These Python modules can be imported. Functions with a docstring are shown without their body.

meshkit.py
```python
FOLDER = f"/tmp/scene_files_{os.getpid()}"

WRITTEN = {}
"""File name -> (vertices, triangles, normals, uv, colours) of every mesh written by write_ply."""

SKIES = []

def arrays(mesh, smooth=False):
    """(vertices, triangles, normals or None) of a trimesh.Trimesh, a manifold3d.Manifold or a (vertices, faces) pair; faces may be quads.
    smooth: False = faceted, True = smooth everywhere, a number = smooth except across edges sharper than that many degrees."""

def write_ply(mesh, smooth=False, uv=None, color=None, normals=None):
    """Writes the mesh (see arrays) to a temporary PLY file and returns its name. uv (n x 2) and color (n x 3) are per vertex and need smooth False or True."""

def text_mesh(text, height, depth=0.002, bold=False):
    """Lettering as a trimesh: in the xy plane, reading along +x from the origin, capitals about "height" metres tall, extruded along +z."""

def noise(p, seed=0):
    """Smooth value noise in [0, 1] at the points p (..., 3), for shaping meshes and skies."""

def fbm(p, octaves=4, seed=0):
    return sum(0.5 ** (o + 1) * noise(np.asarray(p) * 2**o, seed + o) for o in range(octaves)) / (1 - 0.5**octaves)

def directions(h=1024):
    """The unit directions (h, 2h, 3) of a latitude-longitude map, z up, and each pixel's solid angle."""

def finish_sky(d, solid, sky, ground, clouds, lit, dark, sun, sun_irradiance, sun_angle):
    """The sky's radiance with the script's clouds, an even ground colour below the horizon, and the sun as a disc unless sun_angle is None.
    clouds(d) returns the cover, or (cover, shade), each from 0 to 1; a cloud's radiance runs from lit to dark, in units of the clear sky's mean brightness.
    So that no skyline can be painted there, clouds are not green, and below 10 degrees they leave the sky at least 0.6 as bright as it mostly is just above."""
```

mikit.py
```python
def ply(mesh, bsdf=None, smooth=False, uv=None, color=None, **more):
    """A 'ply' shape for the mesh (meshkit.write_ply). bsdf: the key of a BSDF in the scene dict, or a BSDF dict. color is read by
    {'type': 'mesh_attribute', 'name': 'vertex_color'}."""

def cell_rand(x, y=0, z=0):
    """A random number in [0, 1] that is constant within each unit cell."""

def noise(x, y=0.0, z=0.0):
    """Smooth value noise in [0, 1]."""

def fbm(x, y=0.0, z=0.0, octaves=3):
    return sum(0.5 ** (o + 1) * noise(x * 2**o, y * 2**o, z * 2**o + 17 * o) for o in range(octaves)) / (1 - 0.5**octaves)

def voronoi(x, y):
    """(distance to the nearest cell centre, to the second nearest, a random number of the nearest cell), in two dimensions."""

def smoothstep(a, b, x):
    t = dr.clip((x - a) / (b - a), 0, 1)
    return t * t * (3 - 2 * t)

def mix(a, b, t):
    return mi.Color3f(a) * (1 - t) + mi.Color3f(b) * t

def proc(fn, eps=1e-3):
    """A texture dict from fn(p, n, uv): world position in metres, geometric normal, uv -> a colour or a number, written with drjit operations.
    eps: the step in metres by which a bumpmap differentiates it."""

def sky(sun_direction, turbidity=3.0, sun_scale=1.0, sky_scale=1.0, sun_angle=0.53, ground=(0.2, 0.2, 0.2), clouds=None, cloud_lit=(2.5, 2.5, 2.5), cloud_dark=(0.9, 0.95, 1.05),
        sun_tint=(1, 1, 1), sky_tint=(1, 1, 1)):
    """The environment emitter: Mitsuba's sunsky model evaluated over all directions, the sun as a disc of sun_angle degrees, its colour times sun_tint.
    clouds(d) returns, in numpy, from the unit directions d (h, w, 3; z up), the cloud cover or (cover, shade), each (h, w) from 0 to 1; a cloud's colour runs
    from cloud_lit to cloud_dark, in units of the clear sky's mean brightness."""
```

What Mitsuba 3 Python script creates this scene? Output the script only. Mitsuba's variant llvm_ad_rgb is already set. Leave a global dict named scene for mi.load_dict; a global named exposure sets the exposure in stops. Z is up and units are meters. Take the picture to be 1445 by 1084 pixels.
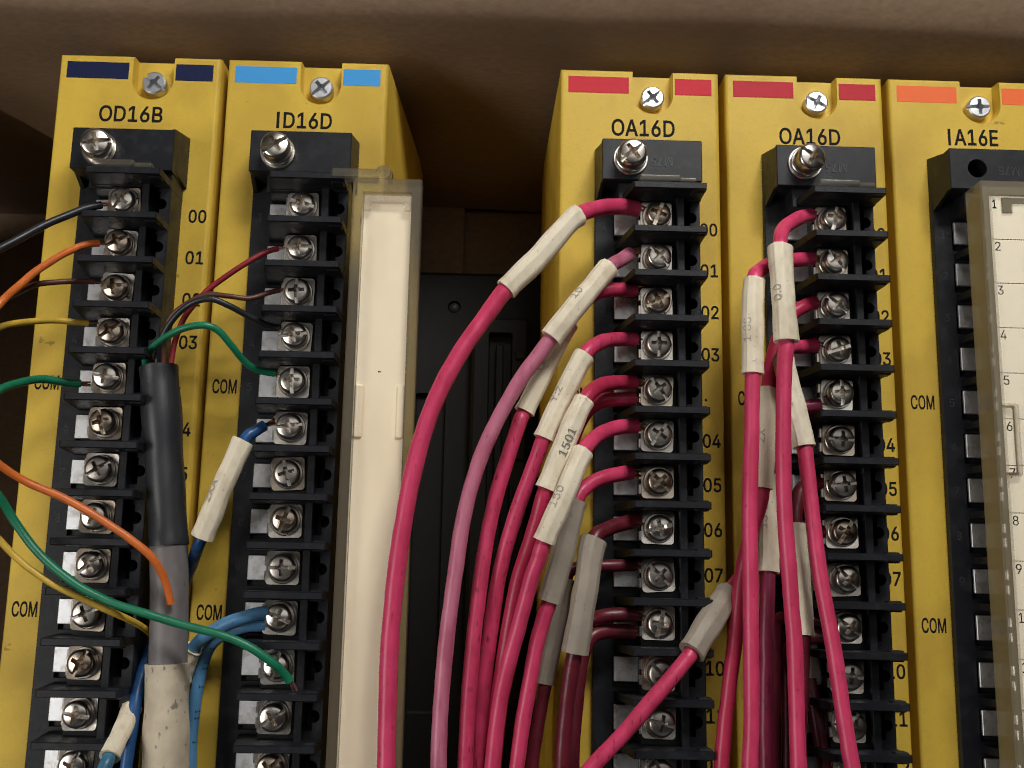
import math
import numpy as np
import drjit as dr
import trimesh
import mitsuba as mi
import manifold3d as m3
from manifold3d import Manifold, CrossSection
import mikit
import meshkit

T = mi.ScalarTransform4f
MM = 0.001
scene, labels = {}, {}
exposure = 0.18

# ------------------------------------------------------------------ camera and lamps (lengths in the calls below are millimetres)
CAM = np.array([91.92, -105.96, 208.89])
FWD = np.array([0.022131, 0.178022, -0.983778])
UP = np.array([-0.023018, 0.983848, 0.177517])
scene['camera'] = {
    'type': 'perspective', 'fov': 51.55, 'fov_axis': 'x', 'near_clip': 0.005, 'far_clip': 20.0,
    'to_world': T().look_at(origin=list(CAM * MM), target=list((CAM + FWD * 100) * MM), up=list(UP)),
}


def lamp(key, label, at, towards, w, h, power, tint):
    """A rectangular ceiling panel lamp: centre, the point it faces, half sizes (all in mm) and radiance."""
    scene[key] = {
        'type': 'rectangle',
        'to_world': T().look_at(origin=[v * MM for v in at], target=[v * MM for v in towards], up=[0.1, 1, 0.05]) @ T().scale([w * MM, h * MM, 1]),
        'bsdf': {'type': 'diffuse', 'reflectance': {'type': 'rgb', 'value': 0.5}},
        'emitter': {'type': 'area', 'radiance': {'type': 'rgb', 'value': [power * c for c in tint]}},
    }
    labels[key] = {'label': label, 'category': 'lamp'}


lamp('ceiling_lamp', 'bright panel lamp above the box', (215, 255, 335), (105, -50, 0), 90, 50, 27.0, (1.0, 0.98, 0.93))
lamp('ceiling_lamp_001', 'wide dim panel lamp high over the box', (340, 390, 1400), (150, 60, 0), 600, 340, 0.6, (1.0, 0.97, 0.92))
lamp('ceiling_lamp_002', 'panel lamp beyond the left side of the box', (-265, -160, 345), (20, -90, 0), 90, 130, 5.2, (1.0, 0.97, 0.92))

# ------------------------------------------------------------------ materials
noise, fbm, sstep, mix = mikit.noise, mikit.fbm, mikit.smoothstep, mikit.mix


def mat(key, color, rough, metallic=0.0, spec=0.5, **more):
    base = color if isinstance(color, dict) else {'type': 'rgb', 'value': list(color)}
    scene[key] = {'type': 'twosided', 'bsdf': {'type': 'principled', 'base_color': base, 'roughness': rough, 'metallic': metallic, 'specular': spec, **more}}


def bumped(key, color, rough, fn, height, eps=5e-5, specular=0.35, **more):
    base = color if isinstance(color, dict) else {'type': 'rgb', 'value': list(color)}
    scene[key] = {'type': 'twosided', 'bsdf': {'type': 'bumpmap', 'arbitrary': mikit.proc(fn, eps=eps), 'scale': height,
                                               'nested': {'type': 'principled', 'base_color': base, 'roughness': rough, 'specular': specular, **more}}}


def yellow_fn(p, n, uv):
    big = fbm(p.x * 90, p.y * 60, p.z * 60, 4)
    fine = noise(p.x * 2600, p.y * 2600, p.z * 2600)
    c = mix((0.62, 0.42, 0.058), (0.53, 0.35, 0.05), sstep(0.42, 0.72, big))
    c = mix(c, (0.35, 0.22, 0.06), 0.10 * sstep(0.55, 0.95, fine))
    spot = noise(p.x * 420 + 7, p.y * 420, p.z * 420)
    smudge = sstep(0.955, 0.985, spot) * sstep(0.45, 0.7, noise(p.x * 2000, p.y * 2000, p.z * 2000))
    return mix(c, (0.14, 0.08, 0.03), 0.55 * smudge)


def grain(p, n, uv):
    return noise(p.x * 3200, p.y * 3200, p.z * 3200)


def black_fn(p, n, uv):
    d = fbm(p.x * 500, p.y * 500, p.z * 500, 4)
    f = noise(p.x * 4000, p.y * 4000, p.z * 4000)
    c = mix((0.008, 0.009, 0.0125), (0.017, 0.0185, 0.023), sstep(0.45, 0.8, d))
    return mix(c, (0.09, 0.085, 0.08), 0.5 * sstep(0.90, 0.99, f))


def card_fn(p, n, uv):
    fibre = fbm(p.x * 800, p.y * 1300, p.z * 1300, 4)
    blot = fbm(p.x * 30, p.y * 30, p.z * 30, 3)
    c = mix((0.265, 0.18, 0.118), (0.18, 0.118, 0.075), fibre)
    return mix(c, (0.15, 0.10, 0.065), 0.4 * sstep(0.45, 0.75, blot))


def card_bump(p, n, uv):
    return fbm(p.x * 700, p.y * 1000, p.z * 1000, 3)


def sleeve_fn(p, n, uv):
    d = fbm(p.x * 420, p.y * 260, p.z * 420, 4)
    f = noise(p.x * 2600, p.y * 2600, p.z * 2600)
    c = mix((0.74, 0.66, 0.51), (0.61, 0.52, 0.385), sstep(0.4, 0.75, d))
    return mix(c, (0.22, 0.19, 0.16), 0.55 * sstep(0.83, 0.98, f))


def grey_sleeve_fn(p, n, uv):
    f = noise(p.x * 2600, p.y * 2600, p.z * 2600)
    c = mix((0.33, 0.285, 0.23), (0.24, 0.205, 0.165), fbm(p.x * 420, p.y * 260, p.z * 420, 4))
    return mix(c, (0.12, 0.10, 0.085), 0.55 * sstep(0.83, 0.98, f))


def old_sleeve_fn(p, n, uv):
    d = fbm(p.x * 330, p.y * 330, p.z * 330, 4)
    s = fbm(p.x * 900 + 3, p.y * 900, p.z * 900, 3)
    c = mix((0.58, 0.50, 0.38), (0.50, 0.42, 0.31), sstep(0.35, 0.7, d))
    return mix(c, (0.16, 0.13, 0.11), 0.75 * sstep(0.68, 0.78, s))


def wire_fn(a, b, dirt=0.5, low=0.80):
    def fn(p, n, uv):
        d = fbm(p.x * 500, p.y * 180, p.z * 500, 4)
        f = noise(p.x * 2200, p.y * 700, p.z * 2200)
        c = mix(a, b, sstep(0.35, 0.75, d))
        return mix(c, (a[0] * 0.3, a[1] * 0.3, a[2] * 0.3), dirt * sstep(low, 0.97, f))
    return fn


def metal_fn(p, n, uv):
    d = fbm(p.x * 900, p.y * 900, p.z * 900, 3)
    return mix((0.80, 0.75, 0.69), (0.58, 0.52, 0.46), sstep(0.4, 0.8, d))


def plate_fn(p, n, uv):
    d = fbm(p.x * 700, p.y * 700, p.z * 700, 4)
    return mix((0.84, 0.85, 0.87), (0.55, 0.53, 0.50), sstep(0.42, 0.78, d))


def wave_fn(p, n, uv):
    return fbm(p.x * 500, p.y * 500, p.z * 500, 3)


P = mikit.proc
bumped('yellow_plastic', P(yellow_fn), 0.48, grain, 0.000012, specular=0.22)
bumped('black_plastic', P(black_fn), 0.45, grain, 0.00001, specular=0.3)
mat('worn_black', (0.032, 0.034, 0.039), 0.42, spec=0.35)
mat('rack_plastic', (0.010, 0.010, 0.0105), 0.6, spec=0.2)
bumped('cardboard', P(card_fn), 0.9, card_bump, 0.00006, specular=0.25)
bumped('sleeve_plastic', P(sleeve_fn), 0.55, wave_fn, 0.00012)
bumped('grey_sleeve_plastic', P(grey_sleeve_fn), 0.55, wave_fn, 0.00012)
bumped('old_sleeve_plastic', P(old_sleeve_fn), 0.6, wave_fn, 0.0001)
for key, a, b in [('red', (0.60, 0.050, 0.135), (0.50, 0.036, 0.10)), ('pinkred', (0.49, 0.15, 0.23), (0.38, 0.09, 0.15)),
                  ('red_deep', (0.44, 0.026, 0.075), (0.36, 0.022, 0.06)), ('darkred', (0.115, 0.012, 0.022), (0.075, 0.008, 0.014)), ('purplered', (0.24, 0.022, 0.065), (0.18, 0.017, 0.045)),
                  ('blue', (0.020, 0.085, 0.24), (0.018, 0.065, 0.18)), ('lightblue', (0.10, 0.27, 0.48), (0.08, 0.22, 0.41)), ('teal', (0.045, 0.16, 0.26), (0.035, 0.12, 0.2))]:
    mat(key, P(wire_fn(a, b)), 0.36, spec=0.45)
mat('red_scuffed', P(wire_fn((0.56, 0.046, 0.125), (0.42, 0.032, 0.085), 0.8, 0.68)), 0.38, spec=0.4)
for key, a in [('orange', (0.66, 0.155, 0.03)), ('brown', (0.10, 0.036, 0.026)), ('black', (0.018, 0.02, 0.026)), ('yellowwire', (0.62, 0.40, 0.05)), ('green', (0.008, 0.17, 0.085)), ('cablered', (0.26, 0.02, 0.028))]:
    mat(key, P(wire_fn(a, tuple(v * 0.8 for v in a), 0.25)), 0.40)
mat('heat_shrink', P(wire_fn((0.024, 0.026, 0.031), (0.018, 0.0195, 0.024), 0.2)), 0.42)
mat('jacket_grey', P(wire_fn((0.17, 0.155, 0.155), (0.135, 0.12, 0.12), 0.3)), 0.5)
mat('ink', (0.010, 0.010, 0.012), 0.7, spec=0.1)
mat('pen_ink', (0.17, 0.155, 0.14), 0.7)
mat('faint_ink', (0.38, 0.34, 0.29), 0.7)
scene['nickel'] = {'type': 'twosided', 'bsdf': {'type': 'principled', 'base_color': P(metal_fn), 'roughness': 0.26, 'metallic': 1.0}}
for key, c, rough in [('nickel_dull', (0.52, 0.48, 0.44), 0.36), ('nickel_brown', (0.56, 0.47, 0.38), 0.28)]:
    scene[key] = {'type': 'twosided', 'bsdf': {'type': 'principled', 'base_color': {'type': 'rgb', 'value': c}, 'roughness': rough, 'metallic': 1.0}}
scene['tinned_plate'] = {'type': 'twosided', 'bsdf': {'type': 'principled', 'base_color': P(plate_fn), 'roughness': 0.45, 'metallic': 0.9}}
scene['zinc'] = {'type': 'twosided', 'bsdf': {'type': 'principled', 'base_color': {'type': 'rgb', 'value': [0.62, 0.63, 0.65]}, 'roughness': 0.40, 'metallic': 0.9}}
scene['copper'] = {'type': 'twosided', 'bsdf': {'type': 'principled', 'base_color': {'type': 'rgb', 'value': [0.62, 0.33, 0.2]}, 'roughness': 0.32, 'metallic': 1.0}}
for key, c in [('sticker_navy', (0.009, 0.014, 0.055)), ('sticker_sky', (0.055, 0.30, 0.66)), ('sticker_red', (0.55, 0.018, 0.034)), ('sticker_darkred', (0.46, 0.018, 0.032)), ('sticker_orange', (0.80, 0.15, 0.045))]:
    mat(key, c, 0.55, spec=0.2)


def paper_fn(p, n, uv):
    d = fbm(p.x * 120, p.y * 60, p.z * 60, 4)
    return mix((0.86, 0.735, 0.535), (0.79, 0.665, 0.475), sstep(0.4, 0.75, d))


mat('cream_card', P(paper_fn), 0.6)
mat('white_card', (0.84, 0.75, 0.58), 0.5)


def clear_of(key, tint, cover):
    scene[key] = {'type': 'blendbsdf', 'weight': cover, 'first': {'type': 'thindielectric', 'int_ior': 1.49},
                  'second': {'type': 'twosided', 'bsdf': {'type': 'principled', 'base_color': {'type': 'rgb', 'value': tint}, 'roughness': 0.35, 'specular': 0.6}}}


clear_of('smoky_clear', [0.20, 0.175, 0.13], 0.26)
clear_of('yellowed_clear', [0.60, 0.50, 0.33], 0.17)

# ------------------------------------------------------------------ helpers


def to_tm(m):
    if isinstance(m, Manifold):
        k = m.to_mesh()
        return trimesh.Trimesh(np.array(k.vert_properties[:, :3]), np.array(k.tri_verts), process=False)
    return m


def mm(mesh):
    t = to_tm(mesh).copy()
    t.apply_scale(MM)
    return t


def numbered(name):
    if name not in taken:
        taken.add(name)
        return name
    k = 1
    while f'{name}_{k:03d}' in taken:
        k += 1
    taken.add(f'{name}_{k:03d}')
    return f'{name}_{k:03d}'


taken = set(scene)


def add(key, mesh, bsdf, smooth=35):
    """One entry of the scene; the mesh is in millimetres, or already a shape dict made by shape()."""
    key = numbered(key)
    scene[key] = mikit.ply(mm(mesh), bsdf, smooth=smooth)
    return key


def shape(mesh, bsdf, smooth=35):
    return mikit.ply(mm(mesh), bsdf, smooth=smooth)


def put(key, base, x, y, z, rot=0.0, tilt=(0, 0)):
    key = numbered(key)
    tr = T().translate([x * MM, y * MM, z * MM]).rotate([0, 0, 1], rot)
    if tilt[0] or tilt[1]:
        tr = tr.rotate([1, 0, 0], tilt[0]).rotate([0, 1, 0], tilt[1])
    scene[key] = {**base, 'to_world': tr}
    return key


def box(x0, x1, y0, y1, z0, z1):
    return Manifold.cube([x1 - x0, y1 - y0, z1 - z0]).translate([x0, y0, z0])


def rbox(x0, x1, y0, y1, z0, z1, r=0.3, n=8):
    s = Manifold.sphere(r, n)
    return Manifold.batch_hull([s.translate([x, y, z]) for x in (x0 + r, x1 - r) for y in (y0 + r, y1 - r) for z in (z0 + r, z1 - r)])


def cbox(x0, x1, y0, y1, z0, z1, c=0.2):
    """A box with chamfered edges."""
    return Manifold.batch_hull([box(x0 + c, x1 - c, y0 + c, y1 - c, z0, z1), box(x0, x1, y0 + c, y1 - c, z0 + c, z1 - c), box(x0 + c, x1 - c, y0, y1, z0 + c, z1 - c)])


def cyl(x, y, z0, z1, r, r2=None, n=32):
    return Manifold.cylinder(z1 - z0, r, r if r2 is None else r2, n).translate([x, y, z0])


def lathe(pts, n=40):
    """pts: (radius, z) from bottom to top, closed on the axis."""
    return Manifold.revolve(CrossSection([[(0.0, pts[0][1])] + [tuple(q) for q in pts] + [(0.0, pts[-1][1])]]), n)


def ccw(pts):
    a = sum(p[0] * q[1] - q[0] * p[1] for p, q in zip(pts, pts[1:] + pts[:1]))
    return pts if a > 0 else pts[::-1]


def prism_xz(pts, y0, y1):
    """A polygon in x, z extruded along y."""
    m = Manifold.extrude(CrossSection([ccw(pts)]), y1 - y0)
    return m.transform([[1, 0, 0, 0], [0, 0, -1, y1], [0, 1, 0, 0]])


def prism_yz(pts, x0, x1):
    m = Manifold.extrude(CrossSection([ccw(pts)]), x1 - x0)
    return m.transform([[0, 0, 1, x0], [1, 0, 0, 0], [0, 1, 0, 0]])


def arc(cx, cz, r, a0, a1, n=6):
    return [(cx + r * math.cos(math.radians(a0 + (a1 - a0) * k / n)), cz + r * math.sin(math.radians(a0 + (a1 - a0) * k / n))) for k in range(n + 1)]


def lettering(text, x0, x1, y0, y1, z, depth=0.06, flip=False, bold=False):
    """Flat print fitted into a rectangle."""
    if text[0] == 'I' and len(text) > 1:                                          # a plain bar for the capital I
        bar = 0.085 * (x1 - x0)
        rest = lettering(text[1:], x0 + 0.125 * (x1 - x0), x1, y0, y1, z, depth, flip, bold)
        return join([box(x0, x0 + bar * 0.62, y0, y1, z, z + depth), rest])
    t = meshkit.text_mesh(text, 10.0, 1.0, bold=bold)
    b = t.bounds
    t.apply_translation(-b[0])
    t.apply_scale([(x1 - x0) / (b[1][0] - b[0][0]), (y1 - y0) / (b[1][1] - b[0][1]), depth])
    if flip:
        t.apply_transform(np.diag([-1.0, -1.0, 1.0, 1.0]))
        t.apply_translation([x1 - x0, y1 - y0, 0])
    t.apply_translation([x0, y0, z])
    return t


def spline(P, n=12):
    P = np.array(P, float)
    P = np.vstack([2 * P[0] - P[1], P, 2 * P[-1] - P[-2]])
    out = []
    for i in range(1, len(P) - 2):
        a, b, c, d = P[i - 1:i + 3]
        for t in np.arange(n) / n:
            out.append(0.5 * (2 * b + (c - a) * t + (2 * a - 5 * b + 4 * c - d) * t * t + (3 * b - a - 3 * c + d) * t ** 3))
    out.append(P[-2])
    return np.array(out)


def frames(C):
    """Tangent, normal (towards +z as far as possible) and side at each point of a curve."""
    t = np.gradient(C, axis=0)
    t /= np.linalg.norm(t, axis=1, keepdims=True)
    n = np.zeros_like(t)
    u = np.array([0.0, 0, 1]) - t[0] * t[0][2]
    if np.linalg.norm(u) < 0.2:
        u = np.array([0.0, 1, 0]) - t[0] * t[0][1]
    u /= np.linalg.norm(u)
    for i in range(len(C)):
        u = u - t[i] * (u @ t[i])
        z = np.array([0.0, 0, 1]) - t[i] * t[i][2]
        if np.linalg.norm(z) > 0.3:
            u = 0.85 * u / np.linalg.norm(u) + 0.15 * z / np.linalg.norm(z)
        u /= np.linalg.norm(u)
        n[i] = u
    return t, n, np.cross(t, n)


def tube(C, r, sides=14, profile=None, cap=True):
    """A tube along the curve C (n x 3). r: radius or one per point. profile(theta): factor on the radius (theta 0 = the side that faces up)."""
    C = np.asarray(C)
    t, n, s = frames(C)
    th = np.arange(sides) / sides * 2 * np.pi
    k = np.ones(sides) if profile is None else np.array([profile(a) for a in th])
    r = np.broadcast_to(np.asarray(r, float), (len(C),))
    ring = C[:, None] + r[:, None, None] * k[None, :, None] * (np.cos(th)[None, :, None] * n[:, None] + np.sin(th)[None, :, None] * s[:, None])
    v = ring.reshape(-1, 3)
    i, j = np.meshgrid(np.arange(len(C) - 1), np.arange(sides), indexing='ij')
    a, b = i * sides + j, i * sides + (j + 1) % sides
    f = np.concatenate([np.stack([a, b, b + sides], -1).reshape(-1, 3), np.stack([a, b + sides, a + sides], -1).reshape(-1, 3)])
    if cap:
        v = np.vstack([v, C[0], C[-1]])
        q = np.arange(sides)
        e = (len(C) - 1) * sides
        f = np.vstack([f, np.stack([np.full(sides, len(v) - 2), (q + 1) % sides, q], 1), np.stack([np.full(sides, len(v) - 1), e + q, e + (q + 1) % sides], 1)])
    return trimesh.Trimesh(v, f, process=False)


def hose(C, r, inner, sides=24, profile=None, seed=0):
    """A hollow sleeve: outer tube, inner tube and the two annular ends."""
    rng = np.random.default_rng(seed)
    C = np.asarray(C)
    L = np.linspace(0, 1, len(C))
    wob = 1 + 0.035 * np.sin(L * 6 + rng.uniform(0, 6)) + 0.02 * np.sin(L * 17 + rng.uniform(0, 6))
    lip = 1 + 0.05 * np.exp(-((L - 0.0) / 0.05) ** 2) + 0.05 * np.exp(-((L - 1.0) / 0.05) ** 2)
    out = tube(C, r * wob * lip, sides, profile, cap=False)
    inn = tube(C, inner, sides, None, cap=False)
    m = len(out.vertices)
    e = m - sides
    q = np.arange(sides)
    q2 = (q + 1) % sides
    f = np.vstack([out.faces, inn.faces[:, ::-1] + m, np.stack([q2, q, q + m], 1), np.stack([q2, q + m, q2 + m], 1), np.stack([e + q, e + q2, e + q + m], 1), np.stack([e + q2, e + q2 + m, e + q + m], 1)])
    return trimesh.Trimesh(np.vstack([out.vertices, inn.vertices]), f, process=False)


def wrapped_text(text, C, r, start, height, theta0=0.0, flip=False, depth=0.05):
    """Lettering bent round a sleeve, reading along its axis from 'start' mm. height: the capitals' height round the sleeve."""
    t = meshkit.text_mesh(text, height, 1.0)
    t = t.subdivide_to_size(0.5)
    b = t.bounds
    d = np.concatenate([[0], np.cumsum(np.linalg.norm(np.diff(C, axis=0), axis=1))])
    T_, N_, S_ = frames(C)
    v = t.vertices - [b[0][0], (b[0][1] + b[1][1]) / 2, 0]
    if flip:
        v[:, 0] = (b[1][0] - b[0][0]) - v[:, 0]
        v[:, 1] *= -1
    at = np.clip(start + v[:, 0], 0, d[-1])
    c = np.stack([np.interp(at, d, C[:, k]) for k in range(3)], 1)
    n = np.stack([np.interp(at, d, N_[:, k]) for k in range(3)], 1)
    s = np.stack([np.interp(at, d, S_[:, k]) for k in range(3)], 1)
    th = theta0 - v[:, 1] / r
    rad = r + v[:, 2] * depth
    t.vertices = c + rad[:, None] * (np.cos(th)[:, None] * n + np.sin(th)[:, None] * s)
    return t


def join(parts):
    return trimesh.util.concatenate([to_tm(p) for p in parts])


# ------------------------------------------------------------------ the box and the rack


def sheet(profile, xs, wob, thick=3.5, seed=3):
    """A bent cardboard panel: profile of (y, z) swept along x with a gentle wobble, given thickness towards +y/-z."""
    pr = spline(profile, 8)
    nx = len(xs)
    v = np.zeros((nx, len(pr), 3))
    for i, x in enumerate(xs):
        v[i, :, 0] = x
        v[i, :, 1] = pr[:, 0]
        v[i, :, 2] = pr[:, 1]
    q = v.reshape(-1, 3)
    q[:, 1] += wob * (meshkit.fbm(q * [0.012, 0.012, 0.03], 3, seed) - 0.5)
    q[:, 2] += 2.2 * wob * (meshkit.fbm(q * [0.016, 0.0, 0.0] + 4.2, 3, seed + 5) - 0.5)
    back = q + [0, thick, -0.6 * thick]
    m = len(pr)
    f = []
    for i in range(nx - 1):
        for j in range(m - 1):
            a, b, c, d = i * m + j, (i + 1) * m + j, (i + 1) * m + j + 1, i * m + j + 1
            f += [[a, b, c], [a, c, d]]
    f = np.array(f)
    n = len(q)
    edge = [i * m for i in range(nx)] + [(nx - 1) * m + j for j in range(1, m)] + [i * m + m - 1 for i in range(nx - 2, -1, -1)] + [j for j in range(m - 2, 0, -1)]
    e = np.array([[a, a + n, b + n, b] for a, b in zip(edge, edge[1:] + edge[:1])])
    f = np.vstack([f, f[:, ::-1] + n, e[:, [0, 1, 2]], e[:, [0, 2, 3]]])
    return trimesh.Trimesh(np.vstack([q, back]), f, process=False)


labels['cardboard_box'] = {'label': 'brown cardboard box in which the yellow modules lie', 'category': 'box'}
wall = sheet([(-4, -76), (2, -45), (6.5, -12), (8.6, -2), (12, 3.5), (21, 8), (39, 13), (60, 18)], np.linspace(-130, 330, 93), 4.5)
wall = trimesh.intersections.slice_mesh_plane(wall, [1.6, 0, 1], [-28, 0, -34.6])
add('cardboard_box__back_wall', wall, 'cardboard', 40)
add('cardboard_box__side_wall', cbox(-88, -84, -330, 2, -146, 50, 0.5), 'cardboard')
add('cardboard_box__end_wall', cbox(-130, 330, 14, 18, -146, -6, 0.5), 'cardboard')
add('cardboard_box__floor_panel', cbox(-130, 330, -330, 40, -150, -146.2, 0.5), 'cardboard')
add('cardboard_box__flap', cbox(-4, 84.2, -60, -4.5, -77.5, -74.6, 0.3), 'cardboard')
add('cardboard_box__flap', cbox(80, 330, -60, -4.5, -81, -77.8, 0.3), 'cardboard')

labels['base_rack'] = {'label': 'black base rack seen in the gap of the empty slot', 'category': 'rack'}
rack = cbox(-12, 320, -330, -27.5, -140, -61, 1.0)
rack = rack - cyl(82.5, -37, -64, -55, 1.7)
rack = rack - rbox(73, 81, -140, -60, -63, -55, 1)
add('base_rack__backplane', rack, 'rack_plastic')
add('base_rack__screw', lathe([(1.5, -64), (1.5, -62), (1.0, -61.4), (0.3, -61.2)]).translate([82.5, -37, 0]), 'worn_black')
conn = cbox(87.5, 102, -170, -41, -61, -54.5, 0.8) - cbox(91.7, 97.8, -166, -45, -57.5, -50, 0.4)
add('base_rack__slot_connector', conn, 'rack_plastic')
add('base_rack__connector_key', cbox(93.6, 95.6, -160, -48, -57.4, -55.2, 0.3), 'rack_plastic')
for k in range(14):
    add('base_rack__rib', cbox(98.6, 101.2, -52 - k * 8.5, -49.5 - k * 8.5, -54.4, -53.6, 0.2), 'rack_plastic')

# ------------------------------------------------------------------ shared pieces of the modules
PITCH, ROW0, ROWP = 35.0, -35.12, 8.787


def cross_screw(r, h, dome, slot_w, cross_l, flat=False):
    """Pan head with a cross recess and a through slot; its base is at z = 0."""
    if flat:
        head = lathe([(r * 0.97, 0), (r, 0.2), (r, h - 0.25), (r - 0.3, h), (0.01, h + 0.05)])
    else:
        c = min(0.8, h * 0.4)                                                 # radius of the rounded rim
        prof = [(r * 0.9, 0), (r * 0.985, h * 0.12), (r, h * 0.3), (r, h - c)]
        for k in range(1, 7):
            q = k / 6 * math.radians(80)
            prof.append((r - c + c * math.cos(q), h - c + c * math.sin(q)))
        r1, z1 = prof[-1]
        for k in range(1, 8):
            q = k / 7
            prof.append((max(r1 * (1 - q), 0.01), z1 + dome * (1 - (1 - q) ** 2)))
        head = lathe(prof)
    top = h + dome + 0.5
    for a in (0, 90):
        wedge = Manifold.batch_hull([box(-cross_l, cross_l, -slot_w / 2, slot_w / 2, top - 0.4, top), box(-cross_l * 0.6, cross_l * 0.6, -slot_w * 0.34, slot_w * 0.34, h * 0.08, h * 0.15)])
        head = head - wedge.rotate([0, 0, a])
    head = head - Manifold.batch_hull([cyl(0, 0, top - 0.3, top, cross_l * 0.5, n=4).rotate([0, 0, 45]), cyl(0, 0, h * 0.12, h * 0.2, 0.3, n=4).rotate([0, 0, 45])])
    head = head - box(-2 * r, 2 * r, -slot_w * 0.46, slot_w * 0.46, h + dome - 0.42 * (h + dome), top)
    return head


_screw = cross_screw(2.5, 2.05, 0.2, 0.72, 1.6)
_worn = cross_screw(2.45, 2.0, 0.26, 0.82, 1.7)
SCREWS = [shape(_screw, 'nickel', 30), shape(_worn, 'nickel', 30), shape(_screw, 'nickel_dull', 30), shape(_worn, 'nickel_brown', 30)]
SPRING = shape(lathe([(2.75, 0), (2.85, 0.12), (2.85, 0.5), (2.7, 0.62), (1.4, 0.62)]) - box(0, 4, -0.18, 0.18, -1, 2), 'nickel', 30)
plate = Manifold.extrude(CrossSection.square([6.15, 6.15], True).offset(-0.7).offset(0.7, m3.JoinType.Round, 2.0, 24), 0.85)
plate = plate.refine_to_length(0.9)


def dish(v):
    v = v.copy()
    q = v[:, :2] / 3.07
    v[:, 2] += 0.30 * np.clip(np.abs(q[:, 1]) - 0.55, 0, 1) + 0.12 * np.clip(np.abs(q[:, 0]) - 0.6, 0, 1)
    return v


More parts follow.
